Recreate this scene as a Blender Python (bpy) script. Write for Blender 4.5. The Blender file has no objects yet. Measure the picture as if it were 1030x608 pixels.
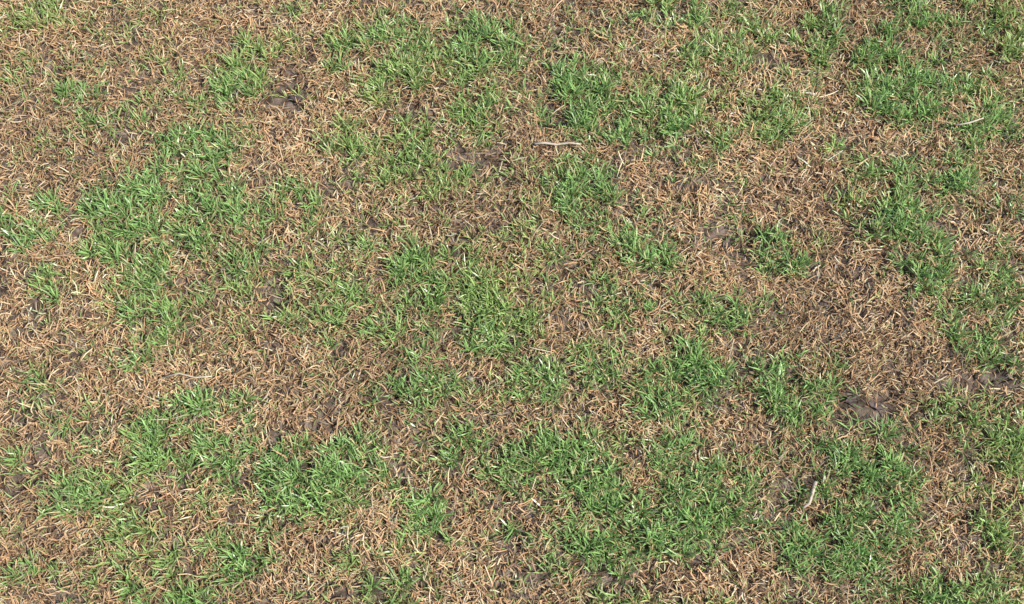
import bpy, math
import numpy as np
from mathutils import Vector
rng = np.random.default_rng(11)
TH = math.radians(24); DIST = 1.78; HT = math.tan(math.radians(23))

# ------------------------------------------------------------ noise helpers
def _hash(ix, iy, s):
    h = (ix.astype(np.int64)*374761393 + iy.astype(np.int64)*668265263 + s*1442695041) & 0xffffffff
    h = ((h ^ (h >> 13)) * 1274126177) & 0xffffffff
    h = h ^ (h >> 16)
    return (h & 0xffff) / 65535.0
def vnoise(x, y, s=0):
    ix = np.floor(x); iy = np.floor(y); fx = x-ix; fy = y-iy
    fx = fx*fx*(3-2*fx); fy = fy*fy*(3-2*fy)
    a = _hash(ix, iy, s); b = _hash(ix+1, iy, s); c = _hash(ix, iy+1, s); d = _hash(ix+1, iy+1, s)
    return (a*(1-fx)+b*fx)*(1-fy) + (c*(1-fx)+d*fx)*fy
def fbm(x, y, freq, s=0, octs=3):
    v = 0; a = 1; t = 0
    for o in range(octs):
        v = v + a*vnoise(x*freq+17.3*o, y*freq-9.1*o, s+o*7); t += a; a *= .5; freq *= 2.05
    return v/t

# ------------------------------------------------------------ survey of the plot -> metres on the ground
C = np.array([0, -DIST*math.sin(TH), DIST*math.cos(TH)])
def gp(u, v):
    nx = (u-515)/515*HT; ny = (304-v)/515*HT
    d = np.array([nx, math.sin(TH)+ny*math.cos(TH), -math.cos(TH)+ny*math.sin(TH)])
    t = -C[2]/d[2]
    return C[0]+t*d[0], C[1]+t*d[1]

G = [ # cx cy rx ry density
(45,10,30,15,.7),(20,60,20,12,.5),(45,42,20,15,.4),(88,103,28,16,.75),(125,105,28,13,.75),(165,80,20,14,.7),(85,60,25,28,.35),
(245,65,26,24,.9),(210,102,18,13,.6),(300,5,20,8,.5),(180,4,14,7,.4),(290,40,15,10,.5),(205,140,36,24,.95),(130,200,38,26,1),
(210,205,40,26,1),(160,238,46,26,1),(172,180,36,18,.9),(245,268,28,20,.9),(300,205,28,25,.75),(270,238,20,14,.5),(25,220,30,24,.9),
(55,287,14,13,.9),(140,285,28,20,.85),(150,330,24,30,.95),(190,300,22,18,.6),(320,300,42,32,.75),(355,262,30,28,.5),(385,45,50,20,.85),
(345,52,22,16,.7),(400,78,34,18,.9),(475,48,40,26,1),(522,45,14,15,.6),(475,110,28,24,.75),(350,140,28,20,.8),(410,147,28,25,.95),
(440,180,25,18,.6),(370,168,22,14,.6),(600,105,48,26,1),(570,92,24,22,.95),(695,122,38,28,1),(643,128,30,22,.95),(650,90,20,10,.6),
(680,17,25,18,.9),(720,60,28,18,.8),(760,35,24,24,.65),(830,35,25,20,.9),(745,6,20,10,.5),(600,20,30,12,.35),(770,117,24,20,.85),
(805,72,18,12,.5),(800,102,16,12,.5),(872,95,20,22,1),(890,70,30,22,1),(905,108,24,18,1),(885,45,22,14,.95),(920,12,25,18,.95),
(850,155,9,14,.8),(950,75,30,18,.7),(1000,30,28,28,.75),(1010,75,22,15,.6),(985,132,28,20,.85),(965,178,18,24,.9),(890,190,32,22,1),
(900,218,32,24,1),(925,255,24,28,1),(920,288,18,16,.95),(960,300,24,20,.9),(980,340,26,22,.95),(1005,280,24,30,.75),(1015,215,14,12,.7),
(1022,368,14,12,.7),(650,235,26,26,1),(548,172,28,20,.6),(592,190,28,24,.9),(528,222,34,22,.5),(745,222,12,12,.6),(790,256,22,18,.85),
(800,206,12,8,.4),(825,238,11,11,.6),(440,275,44,28,1),(500,322,34,24,1),(470,300,46,28,1),(400,330,30,30,.65),(560,262,32,36,.5),
(605,280,36,36,.5),(640,312,26,18,.4),(722,320,24,22,.95),(700,372,34,24,1),(660,404,30,18,.9),(605,362,28,20,.6),(545,380,25,22,.9),
(770,378,34,18,1),(800,402,28,20,.9),(840,388,28,22,.6),(765,300,12,9,.5),(430,390,28,34,.85),(455,425,25,26,.9),(362,398,18,16,.45),
(185,462,54,46,1),(200,420,48,20,.9),(95,500,42,22,1),(62,512,18,16,.95),(130,488,24,16,.9),(10,465,12,18,.9),(45,375,16,11,.8),
(75,437,20,12,.4),(140,552,34,28,1),(128,585,26,16,.85),(195,595,25,15,.95),(20,575,24,17,.65),(75,592,22,12,.5),(245,547,30,30,1),
(320,487,58,34,1),(285,468,28,24,1),(350,470,28,24,1),(400,582,25,24,1),(435,517,24,28,.95),(408,488,20,16,.6),(350,560,36,26,.45),
(520,462,46,24,.85),(572,456,38,24,1),(590,485,30,20,.85),(500,502,30,16,.5),(560,500,28,18,.85),(600,532,46,22,1),(662,520,46,28,1),
(700,545,26,18,.95),(622,592,28,18,.9),(730,492,36,24,.9),(560,560,28,24,.5),(680,452,28,22,.8),(870,462,44,32,1),(850,500,38,22,.85),
(905,488,26,20,.95),(820,552,38,22,.9),(862,572,38,22,.9),(750,532,36,26,.65),(885,530,22,20,.75),(970,410,34,18,.9),(1000,452,34,26,.9),
(1012,530,26,28,1),(960,596,38,14,.95),(915,598,18,12,.85),(1005,592,26,16,.85),(640,270,10,8,.4),(700,260,14,10,.2),(480,250,30,20,.5)]
THIN = [# thin, half-recovered turf between the clumps
(400,200,60,50,.34),(480,150,60,60,.32),(560,230,70,60,.4),(430,300,130,60,.38),(620,310,70,60,.4),(520,420,110,70,.36),(640,430,90,60,.36),
(760,440,80,60,.32),(620,540,130,60,.36),(350,540,80,60,.3),(870,540,90,60,.36),(990,480,50,80,.38),(980,60,60,70,.36),(960,200,50,60,.35),
(110,80,70,60,.30),(190,260,80,70,.3),(300,280,70,50,.33),(60,30,60,40,.33),(720,80,90,60,.34),(440,70,110,50,.33),(120,530,90,50,.25),(720,360,70,50,.32),(590,370,60,40,.36),(60,440,60,30,.24)]
# darker gaps that cut the clumps apart
CUT = [(250,510,12,22,.8),(392,440,14,22,.7),(378,520,10,28,.7),(480,505,12,22,.6),(100,545,16,18,.7),(190,535,14,16,.7),(215,575,12,14,.6),(300,545,22,16,.7),
(130,460,12,16,.7),(640,480,14,12,.7),(520,560,18,18,.6),(690,585,30,12,.7),(775,505,14,18,.7),(760,575,20,16,.6),(640,155,40,8,.6),(845,430,14,12,.6),
(740,430,28,12,.6),(620,400,12,14,.6),(575,330,16,12,.5),(435,100,14,18,.7),(440,20,12,14,.6),(320,90,20,24,.7),(320,170,14,18,.6),(255,180,10,26,.7),(195,270,14,12,.5),
(105,270,14,14,.6),(550,145,18,8,.6),(625,205,10,20,.7),(945,345,12,18,.7),(940,490,12,32,.7),(960,550,18,22,.6),(235,440,10,14,.6),(560,520,10,14,.6),(810,515,14,10,.6),(700,500,10,12,.5),
(740,345,12,8,.5),(480,360,24,10,.6),(390,300,8,18,.4),(745,150,18,12,.6),(845,75,10,24,.7),(860,20,10,16,.6),(280,430,16,16,.7),(95,175,14,10,.6),(170,215,10,8,.5)]
SOIL_AND_SHADE = [(290,96,17,13,1),(470,168,22,15,.8),(495,165,14,19,.7),(272,300,16,11,.9),(780,62,18,10,.7),(868,405,32,13,.95),(798,500,14,12,.6),  # bare soil, plus tuft shade laid in as extra bare patches
(1000,382,38,10,.85),(965,360,16,10,.6),(592,408,20,9,.6),(738,240,14,10,.75),(515,532,14,18,.6),(46,310,13,9,.7),(150,512,18,9,.7),
(825,300,16,7,.4),(470,380,10,8,.5),(15,265,16,9,.5),(470,12,26,8,.6),(790,178,14,8,.5),
(600,575,22,8,.5),(650,575,16,10,.5),(525,590,18,10,.5),(650,140,10,6,.6),
(240,480,8,20,.5),(555,120,8,18,.7),(630,205,8,13,.7),(740,395,7,14,.7),(262,478,7,18,.75),(380,600,8,16,.5),(95,215,6,16,.5),(225,290,10,7,.5)]  # narrow ones: shadows left of tufts, imitated by exposing dark ground
def to_ground(L, dv=5, k=1.0):
    out = []
    for u, v, rx, ry, d in L:
        x, y = gp(u, v+dv); x2, _ = gp(u+rx*k, v+dv); _, y2 = gp(u, v+dv-ry*k)
        out.append((x, y, abs(x2-x), abs(y2-y), d))
    return out
GE = to_ground(G, 5, 1.0)+to_ground(THIN, 4, 1.1); SE = to_ground(SOIL_AND_SHADE, 2); CE = to_ground(CUT, 4)
x0, ytop = gp(0, 0); xb, ybot = gp(0, 608)
def inside(x, y):
    k = (y-ybot)/(ytop-ybot); hw = abs(xb)*(1-k)+abs(x0)*k
    return (np.abs(x) < hw) & (y > ybot) & (y < ytop)
R = 2.0
while len(GE) < 850:      # the same kind of patches carry on outside the surveyed part
    x, y = rng.uniform(-R, R, 2)
    if inside(x*0.95, y*0.93): continue
    s = rng.uniform(.02, .06)
    GE.append((x, y, s*rng.uniform(.8, 1.4), s, rng.uniform(.4, 1)))
for i in range(140):
    x, y = rng.uniform(-R+.1, R-.1, 2)
    if not inside(x, y): SE.append((x, y, rng.uniform(.015, .04), rng.uniform(.012, .03), .7))

RES = 0.004; N = int(2*R/RES)
ax = -R+RES*(np.arange(N)+.5); GX, GY = np.meshgrid(ax, ax)
wx = GX+0.038*(fbm(GX, GY, 24, 41)-.5)+0.038*(fbm(GX, GY, 60, 43, 2)-.5)
wy = GY+0.038*(fbm(GX, GY, 24, 51)-.5)+0.038*(fbm(GX, GY, 60, 53, 2)-.5)
def raster(E, p=1.1):
    M = np.zeros((N, N))
    for x, y, rx, ry, d in E:
        i0 = max(0, int((x-rx*1.9-.04+R)/RES)); i1 = min(N, int((x+rx*1.9+.04+R)/RES))
        j0 = max(0, int((y-ry*1.9-.04+R)/RES)); j1 = min(N, int((y+ry*1.9+.04+R)/RES))
        if i1 <= i0 or j1 <= j0: continue
        q = ((wx[j0:j1, i0:i1]-x)/rx)**2+((wy[j0:j1, i0:i1]-y)/ry)**2
        M[j0:j1, i0:i1] = np.maximum(M[j0:j1, i0:i1], d*np.clip(1.45-q*.55, 0, 1)**p)
    return M
MS = raster(SE, .9); MS[:3] = 0; MS[-3:] = 0; MS[:, :3] = 0; MS[:, -3:] = 0
MG = raster(GE)*(1-.85*raster(CE, .9))
# break the turf into individual plants a few centimetres across
MG = MG*np.clip(.46+2.8*(fbm(GX, GY, 36, 61, 2)-.36), .26, 1)
def look(M, x, y):
    return M[np.clip(((y+R)/RES).astype(int), 0, N-1), np.clip(((x+R)/RES).astype(int), 0, N-1)]
def height(x, y):
    r = np.sqrt(x*x+y*y); m = np.clip(1-(r-4)/6, 0.0, 1)
    return (0.030*(fbm(x, y, 3.2, 5)-.5) + 0.013*(fbm(x, y, 22, 9)-.5)*m + 0.006*(fbm(x, y, 90, 31, 2)-.5)*m) - .006*look(MS, x, y)

# ------------------------------------------------------------ ribbons (blades, stalks)
def ribbons(name, P, az, el, curl, bend, L, W, segs, roll, cols, coltip, prof, mat):
    n = len(P); lv = segs+1
    V = np.zeros((n, lv, 2, 3), np.float32); CC = np.zeros((n, lv, 2, 4), np.float32); CC[..., 3] = 1
    p = P.copy()
    for i in range(lv):
        t = i/segs
        a = az+curl*t; e = el+bend*t
        d = np.stack([np.cos(e)*np.cos(a), np.cos(e)*np.sin(a), np.sin(e)], 1)
        s = np.stack([-np.sin(a), np.cos(a), 0*a], 1); nn = np.cross(d, s)
        sv = s*np.cos(roll)[:, None]+nn*np.sin(roll)[:, None]
        w = (W*prof[i]*.5)[:, None]
        V[:, i, 0] = p-sv*w; V[:, i, 1] = p+sv*w
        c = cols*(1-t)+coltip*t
        CC[:, i, 0, :3] = c; CC[:, i, 1, :3] = c
        p = p+d*(L/segs)[:, None]
    base = (np.arange(n)*lv*2)[:, None]
    q = np.concatenate([base+np.array([2*i, 2*i+1, 2*i+3, 2*i+2])[None] for i in range(segs)], 1).reshape(-1)
    me = bpy.data.meshes.new(name)
    me.vertices.add(n*lv*2); me.vertices.foreach_set('co', V.reshape(-1))
    nf = n*segs
    me.loops.add(nf*4); me.loops.foreach_set('vertex_index', q.astype(np.int32))
    me.polygons.add(nf); me.polygons.foreach_set('loop_start', np.arange(0, nf*4, 4, dtype=np.int32))
    me.update(calc_edges=True)
    me.polygons.foreach_set('use_smooth', np.ones(nf, bool))
    at = me.color_attributes.new('tone', 'FLOAT_COLOR', 'POINT'); at.data.foreach_set('color', CC.reshape(-1))
    me.materials.append(mat)
    ob = bpy.data.objects.new(name, me); bpy.context.collection.objects.link(ob)
    return ob

def mat_blade(name, rough, transl, gloss):
    m = bpy.data.materials.new(name); m.use_nodes = True; nt = m.node_tree; nt.nodes.clear(); L = nt.links.new
    o = nt.nodes.new('ShaderNodeOutputMaterial'); b = nt.nodes.new('ShaderNodeBsdfDiffuse')
    at = nt.nodes.new('ShaderNodeAttribute'); at.attribute_name = 'tone'
    L(at.outputs['Color'], b.inputs['Color']); out = b.outputs[0]
    if transl > 0:
        tr = nt.nodes.new('ShaderNodeBsdfTranslucent'); L(at.outputs['Color'], tr.inputs['Color'])
        mx = nt.nodes.new('ShaderNodeMixShader'); mx.inputs[0].default_value = transl
        L(out, mx.inputs[1]); L(tr.outputs[0], mx.inputs[2]); out = mx.outputs[0]
    if gloss > 0:
        gl = nt.nodes.new('ShaderNodeBsdfGlossy'); gl.inputs['Roughness'].default_value = rough
        m2 = nt.nodes.new('ShaderNodeMixShader'); m2.inputs[0].default_value = gloss
        L(out, m2.inputs[1]); L(gl.outputs[0], m2.inputs[2]); out = m2.outputs[0]
    L(out, o.inputs['Surface'])
    return m
M_green = mat_blade('green_blade', .36, .22, .065)
M_dead = mat_blade('dead_blade', .6, 0, 0)

# ------------------------------------------------------------ living grass
CX, CY0, CY1 = .93, -.60, .74
CA = 2*CX*(CY1-CY0)
def scatter(dc, df):
    n_core = int(CA*dc); n_far = int(4*R*R*df)
    a = np.stack([rng.uniform(-CX, CX, n_core), rng.uniform(CY0, CY1, n_core)], 1)
    b = rng.uniform(-R, R, (n_far, 2)); b = b[~((np.abs(b[:, 0]) < CX) & (b[:, 1] > CY0) & (b[:, 1] < CY1))]
    return np.concatenate([a, b])
T = scatter(17000, 3200)
g = look(MG, T[:, 0], T[:, 1]); s = look(MS, T[:, 0], T[:, 1])
fine = fbm(T[:, 0], T[:, 1], 60, 71, 2); broad = fbm(T[:, 0], T[:, 1], 5, 81, 2)
spots = np.clip((fbm(T[:, 0], T[:, 1], 50, 77, 2)-.59)*7, 0, 1)
prob = g*np.clip(.45+1.8*(fine-.2), .15, 1.1)*(1-.8*s) + .045*np.clip((broad-.25)*3, .3, 1) + .28*spots*np.clip((broad-.2)*3, .3, 1)
T = T[rng.random(len(T)) < prob]
gT = look(MG, T[:, 0], T[:, 1])
nb = np.where(gT > .35, rng.integers(5, 11, len(T)), rng.integers(2, 7, len(T)))
idx = np.repeat(np.arange(len(T)), nb); n = len(idx)
tx, ty = T[idx, 0], T[idx, 1]; gb = gT[idx]
az = rng.uniform(0, 2*np.pi, n); rr = rng.random(n)*.006
px = tx+np.cos(az)*rr; py = ty+np.sin(az)*rr
P = np.stack([px, py, height(px, py)-.001+.005*np.clip(gb, 0, 1)], 1)
tv = rng.random(len(T))[idx]
L = (.0115+.0085*np.clip(gb, 0, 1)+.006*tv)*rng.uniform(.5, 1.3, n)
W = rng.uniform(.0012, .0025, n)*(.85+.2*gb)
el = np.radians(rng.uniform(28, 88, n)); bend = -np.radians(rng.uniform(0, 60, n)); curl = rng.normal(0, .4, n)
hue = fbm(tx, ty, 6, 91, 2)+.25*(rng.random(len(T))[idx]-.5)
cA = np.array([.305, .495, .165]); cB = np.array([.46, .56, .185]); cC = np.array([.61, .56, .27])
k = np.clip((hue-.42)*1.8+(.55-gb)*.5, 0, 1)[:, None]
col = cA*(1-k)+cB*k
old = (rng.random(n) < (.06+.2*np.clip(.5-gb, 0, .6)))[:, None]
col = np.where(old, cC, col)
col = col*(rng.uniform(.58, 1.35, n))[:, None]
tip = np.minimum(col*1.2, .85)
dry = (rng.random(n) < .09)[:, None]; tip = np.where(dry, np.array([.66, .57, .34]), tip)
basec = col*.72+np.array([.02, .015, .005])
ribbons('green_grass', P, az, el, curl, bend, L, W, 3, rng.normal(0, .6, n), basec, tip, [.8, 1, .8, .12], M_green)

# ------------------------------------------------------------ dead grass mat
def dead(name, nc, nf, seed, kind):
    Q = scatter(nc, nf); x, y = Q[:, 0], Q[:, 1]
    s = look(MS, x, y); fn = fbm(x, y, 40, 101, 2); g = look(MG, x, y)
    keep = rng.random(len(Q)) < (1-.91*s)*np.clip(.36+2.1*(fn-.30), .26, 1)*(1-.5*g)
    x, y = x[keep], y[keep]; g = g[keep]; n = len(x)
    az = rng.uniform(0, 2*np.pi, n)
    comb = fbm(x, y, 18, 120, 2)*4*np.pi; az = np.where(rng.random(n) < .35, comb+rng.normal(0, .5, n), az)
    if kind == 'flat':
        z = rng.random(n)**1.3*.009; el = np.radians(rng.normal(3, 22, n)); bend = np.radians(rng.normal(-4, 34, n))
        L = rng.gamma(4, .0025, n)+.004; W = rng.uniform(.0008, .0020, n); curl = rng.normal(0, .9, n)
    else:
        z = np.zeros(n); el = np.radians(rng.uniform(15, 75, n)); bend = -np.radians(rng.uniform(10, 110, n))
        L = rng.gamma(5, .0024, n)+.005; W = rng.uniform(.0008, .0019, n); curl = rng.normal(0, .9, n)
    P = np.stack([x, y, height(x, y)+z], 1)
    pal = np.array([[.61, .38, .21], [.72, .485, .285], [.79, .61, .38], [.27, .16, .095], [.86, .76, .53], [.47, .46, .20], [.53, .43, .31]])
    pick = rng.choice(7, n, p=[.34, .26, .12, .14, .03, .07, .04])
    col = pal[pick]
    tone = fbm(x, y, 7, 130, 2)
    col = np.minimum(col*(rng.uniform(.62, 1.2, n)*(.77+.45*tone))[:, None], .85)
    col = col*(1-.15*np.clip(g, 0, 1))[:, None]
    ribbons(name, P, az, el, curl, bend, L, W, 2 if kind == 'flat' else 3, rng.normal(0, .7, n), col*.85, np.minimum(col*1.1, .88), [.85, 1, .5] if kind == 'flat' else [.8, 1, .85, .35], M_dead)
dead('dead_grass_mat', 95000, 11000, 1, 'flat')
dead('withered_grass_tufts', 32000, 4500, 2, 'up')
Q = scatter(150, 80); n = len(Q)
P = np.stack([Q[:, 0], Q[:, 1], height(Q[:, 0], Q[:, 1])+rng.uniform(.005, .014, n)], 1)
c = np.array([.76, .65, .43])*rng.uniform(.6, 1.12, n)[:, None]
ribbons('fallen_straws', P, rng.uniform(0, 6.28, n), np.radians(rng.normal(2, 9, n)), rng.normal(0, .4, n), np.radians(rng.normal(-3, 12, n)),
        rng.uniform(.015, .034, n), rng.uniform(.001, .0019, n), 3, rng.normal(0, .5, n), c, c, [.8, 1, .9, .4], M_dead)

# ------------------------------------------------------------ ground
a = np.arange(-1.1, 1.1001, .006)
o = [1.1]; st = .010
while o[-1] < 60: o.append(o[-1]+st); st *= 1.07
o = np.array(o[1:]); ax1 = np.concatenate([-o[::-1], a, o])
X, Y = np.meshgrid(ax1, ax1); Z = height(X, Y)-.0015
m = len(ax1); me = bpy.data.meshes.new('ground')
me.vertices.add(m*m); me.vertices.foreach_set('co', np.stack([X, Y, Z], -1).astype(np.float32).reshape(-1))
I = np.arange(m*m).reshape(m, m); F = np.stack([I[:-1, :-1], I[:-1, 1:], I[1:, 1:], I[1:, :-1]], -1).reshape(-1)
nf = (m-1)**2; me.loops.add(nf*4); me.loops.foreach_set('vertex_index', F.astype(np.int32))
me.polygons.add(nf); me.polygons.foreach_set('loop_start', np.arange(0, nf*4, 4, dtype=np.int32)); me.update(calc_edges=True)
me.polygons.foreach_set('use_smooth', np.ones(nf, bool))
ground = bpy.data.objects.new('ground', me); bpy.context.collection.objects.link(ground)
gm = bpy.data.materials.new('soil'); gm.use_nodes = True; nt = gm.node_tree; b = nt.nodes['Principled BSDF']
def nd(t): return nt.nodes.new(t)
tc = nd('ShaderNodeTexCoord')
def noise(sc, det=4):
    x = nd('ShaderNodeTexNoise'); x.inputs['Scale'].default_value = sc; x.inputs['Detail'].default_value = det
    nt.links.new(tc.outputs['Object'], x.inputs['Vector']); return x
def ramp(src, stops):
    r = nd('ShaderNodeValToRGB'); e = r.color_ramp.elements
    e[0].position = stops[0][0]; e[0].color = (*stops[0][1], 1); e[1].position = stops[-1][0]; e[1].color = (*stops[-1][1], 1)
    for p_, c_ in stops[1:-1]:
        q_ = e.new(p_); q_.color = (*c_, 1)
    nt.links.new(src, r.inputs[0]); return r
r1 = ramp(noise(70, 6).outputs['Fac'], [(.3, (.055, .04, .031)), (.5, (.145, .107, .085)), (.7, (.29, .23, .185))])
r2 = ramp(noise(9, 6).outputs['Fac'], [(.42, (.34, .21, .12)), (.5, (.24, .20, .10)), (.56, (.17, .24, .08))])
ln = nd('ShaderNodeVectorMath'); ln.operation = 'LENGTH'; nt.links.new(tc.outputs['Object'], ln.inputs[0])
mr = nd('ShaderNodeMapRange'); mr.inputs['From Min'].default_value = 1.2; mr.inputs['From Max'].default_value = 2.1; nt.links.new(ln.outputs['Value'], mr.inputs['Value'])
mx = nd('ShaderNodeMix'); mx.data_type = 'RGBA'; nt.links.new(mr.outputs['Result'], mx.inputs[0]); nt.links.new(r1.outputs[0], mx.inputs[6]); nt.links.new(r2.outputs[0], mx.inputs[7])
nt.links.new(mx.outputs[2], b.inputs['Base Color']); b.inputs['Roughness'].default_value = .95; b.inputs['Specular IOR Level'].default_value = .15
bp = nd('ShaderNodeBump'); bp.inputs['Distance'].default_value = .004; bp.inputs['Strength'].default_value = .9
nt.links.new(noise(240, 3).outputs['Fac'], bp.inputs['Height']); nt.links.new(bp.outputs[0], b.inputs['Normal'])
me.materials.append(gm)

# ------------------------------------------------------------ small things
def simple_mat(name, c1, c2, sc=150, rough=.85, bump=.5):
    m = bpy.data.materials.new(name); m.use_nodes = True; t = m.node_tree; b = t.nodes['Principled BSDF']
    tc = t.nodes.new('ShaderNodeTexCoord'); no = t.nodes.new('ShaderNodeTexNoise'); no.inputs['Scale'].default_value = sc; no.inputs['Detail'].default_value = 5
    r = t.nodes.new('ShaderNodeValToRGB'); r.color_ramp.elements[0].position = .35; r.color_ramp.elements[1].position = .65
    r.color_ramp.elements[0].color = (*c1, 1); r.color_ramp.elements[1].color = (*c2, 1)
    t.links.new(tc.outputs['Object'], no.inputs['Vector']); t.links.new(no.outputs['Fac'], r.inputs[0]); t.links.new(r.outputs[0], b.inputs['Base Color'])
    bu = t.nodes.new('ShaderNodeBump'); bu.inputs['Strength'].default_value = bump; bu.inputs['Distance'].default_value = .001
    t.links.new(no.outputs['Fac'], bu.inputs['Height']); t.links.new(bu.outputs[0], b.inputs['Normal'])
    b.inputs['Roughness'].default_value = rough; b.inputs['Specular IOR Level'].default_value = .25
    return m
M_stick = simple_mat('stick_bark', (.45, .36, .27), (.70, .60, .48))
M_clod = simple_mat('clod_soil', (.06, .042, .034), (.17, .13, .105), 5, .95, 1)
M_leaf = simple_mat('rotting_leaf', (.07, .052, .05), (.19, .145, .13), 160, .75)
M_peb = simple_mat('pebble_stone', (.22, .20, .185), (.36, .33, .30), 5)
def hz(x, y): return float(height(np.array([x]), np.array([y]))[0])
def mesh_obj(name, V, F, mat, smooth=True):
    me = bpy.data.meshes.new(name); me.from_pydata([tuple(v) for v in V], [], F); me.update()
    for p in me.polygons: p.use_smooth = smooth
    me.materials.append(mat); ob = bpy.data.objects.new(name, me); bpy.context.collection.objects.link(ob); return ob
def stick(name, pts, r0, r1, lift, mat):
    W3 = []
    for i, (u, v) in enumerate(pts):
        x, y = gp(u, v); W3.append(Vector((x, y, hz(x, y)+lift+.002*math.sin(i*2.1))))
    V = []; F = []; K = 7
    for i, p in enumerate(W3):
        d = (W3[min(i+1, len(W3)-1)]-W3[max(i-1, 0)]).normalized(); s = d.cross(Vector((0, 0, 1))).normalized(); t = s.cross(d)
        r = r0+(r1-r0)*i/(len(W3)-1)
        for k in range(K):
            a = 2*math.pi*k/K; rr = r*(1+.15*math.sin(3*a+i)); V.append(p+s*math.cos(a)*rr+t*math.sin(a)*rr)
    for i in range(len(W3)-1):
        for k in range(K): F.append((i*K+k, i*K+(k+1) % K, (i+1)*K+(k+1) % K, (i+1)*K+k))
    F.append(tuple(range(K))[::-1]); F.append(tuple((len(W3)-1)*K+k for k in range(K)))
    return mesh_obj(name, V, F, mat)
stick('dry_stick', [(538,150),(548,149),(560,151),(572,150),(584,152)], .0021, .0014, .014, M_stick)
stick('dry_stick', [(805,514),(811,510),(814,502),(816,494),(818,488)], .0018, .0026, .018, M_stick)
stick('dry_stick', [(838,3),(845,5),(852,8)], .0024, .0016, .016, M_stick)
stick('dry_stick', [(955,137),(968,135),(982,130)], .0015, .0011, .022, M_stick)
stick('dry_stick', [(170,384),(185,382),(200,385),(216,383)], .0013, .001, .014, M_stick)
def lump(name, x, y, r, flat, mat, seed, sink=.3):
    import bmesh
    bm = bmesh.new(); bmesh.ops.create_icosphere(bm, subdivisions=3, radius=1)
    q = np.array([v.co[:] for v in bm.verts]); n1 = fbm(q[:, 0]*1.3+seed*3+q[:, 2], q[:, 1]*1.3-seed+q[:, 2]*.7, 1.6, seed, 3)
    for v, k in zip(bm.verts, n1): v.co = v.co*(.45+1.1*k)
    me = bpy.data.meshes.new(name); bm.to_mesh(me); bm.free(); me.materials.append(mat)
    for p in me.polygons: p.use_smooth = True
    ob = bpy.data.objects.new(name, me); bpy.context.collection.objects.link(ob)
    ob.scale = (r, r*.8, r*flat); ob.rotation_euler = (0, 0, seed*1.7); ob.location = (x, y, hz(x, y)+r*flat*sink)
k = 0
for u, v, r in [(284,108,.005),(272,300,.005),(497,170,.006),(470,176,.005),(780,66,.005),(46,311,.005),
                (592,410,.005),(1003,384,.005),(985,378,.006),(515,540,.005)]:
    k += 1; x, y = gp(u, v); lump('soil_clod', x, y, r, .5, M_clod, k, .1)
for u, v, r in [(473,382,.0055),(840,268,.0035)]:
    k += 1; x, y = gp(u, v); lump('pebble', x, y, r, .6, M_peb, k, 1.0)
def leaf(u, v, ln_, wd, az, seed):
    r = np.random.default_rng(seed); x0_, y0_ = gp(u, v); V = []; F = []; nu, nv = 9, 5
    ph = r.uniform(0, 6, 3)
    for i in range(nu):
        t = i/(nu-1); w = wd*math.sin(math.pi*(.06+.9*t))**.8*(1+.25*math.sin(11*t+ph[0]))
        for j in range(nv):
            s_ = (j/(nv-1)-.5)*2; lx = (t-.5)*ln_; ly = s_*w*.5
            z = .22*wd*abs(s_)**1.5*(.6+.5*math.sin(5*t+ph[1]))+.10*wd*math.sin(7*t+3*s_+ph[2])
            V.append((x0_+lx*math.cos(az)-ly*math.sin(az), y0_+lx*math.sin(az)+ly*math.cos(az), hz(x0_, y0_)+.004+z))
    for i in range(nu-1):
        for j in range(nv-1): F.append((i*nv+j, i*nv+j+1, (i+1)*nv+j+1, (i+1)*nv+j))
    mesh_obj('dead_leaf', V, F, M_leaf)
for i, (u, v, l_, w_, a_) in enumerate([(858,402,.022,.010,.3),(882,408,.022,.010,-.5),(732,243,.02,.010,.9),(796,182,.02,.010,-.3),
                     (846,198,.018,.009,1.5),(297,98,.020,.011,2.6),(478,166,.022,.011,.5),(155,514,.018,.010,.1)]):
    leaf(u, v, l_, w_, a_, 50+i)

# ------------------------------------------------------------ light + camera
w = bpy.data.worlds.new('World'); bpy.context.scene.world = w; w.use_nodes = True
sky = w.node_tree.nodes.new('ShaderNodeTexSky'); sky.sky_type = 'NISHITA'; sky.sun_disc = False
ELV = 50; AZ = math.radians(-26)   # sun stands to the right of the plot, a little behind the viewer
sd = Vector((math.cos(AZ)*math.cos(math.radians(ELV)), math.sin(AZ)*math.cos(math.radians(ELV)), math.sin(math.radians(ELV))))
sky.sun_elevation = math.radians(ELV); sky.sun_rotation = math.atan2(sd.x, sd.y)
bg = w.node_tree.nodes['Background']; bg.inputs[1].default_value = .12; w.node_tree.links.new(sky.outputs[0], bg.inputs[0])
ld = bpy.data.lights.new('sun', 'SUN'); ld.energy = 5.0; ld.angle = math.radians(.5); ld.color = (1, .955, .87)
lo = bpy.data.objects.new('sun', ld); bpy.context.collection.objects.link(lo); lo.rotation_euler = sd.to_track_quat('Z', 'Y').to_euler(); lo.location = (3, 0, 3)
cd = bpy.data.cameras.new('camera'); cd.sensor_width = 36; cd.lens = 18/HT; cd.clip_end = 300; cd.clip_start = .05
co = bpy.data.objects.new('camera', cd); bpy.context.collection.objects.link(co); co.location = C.tolist(); co.rotation_euler = (TH, 0, 0)
sc = bpy.context.scene; sc.camera = co
sc.view_settings.view_transform = 'Standard'; sc.view_settings.look = 'None'; sc.view_settings.exposure = 0
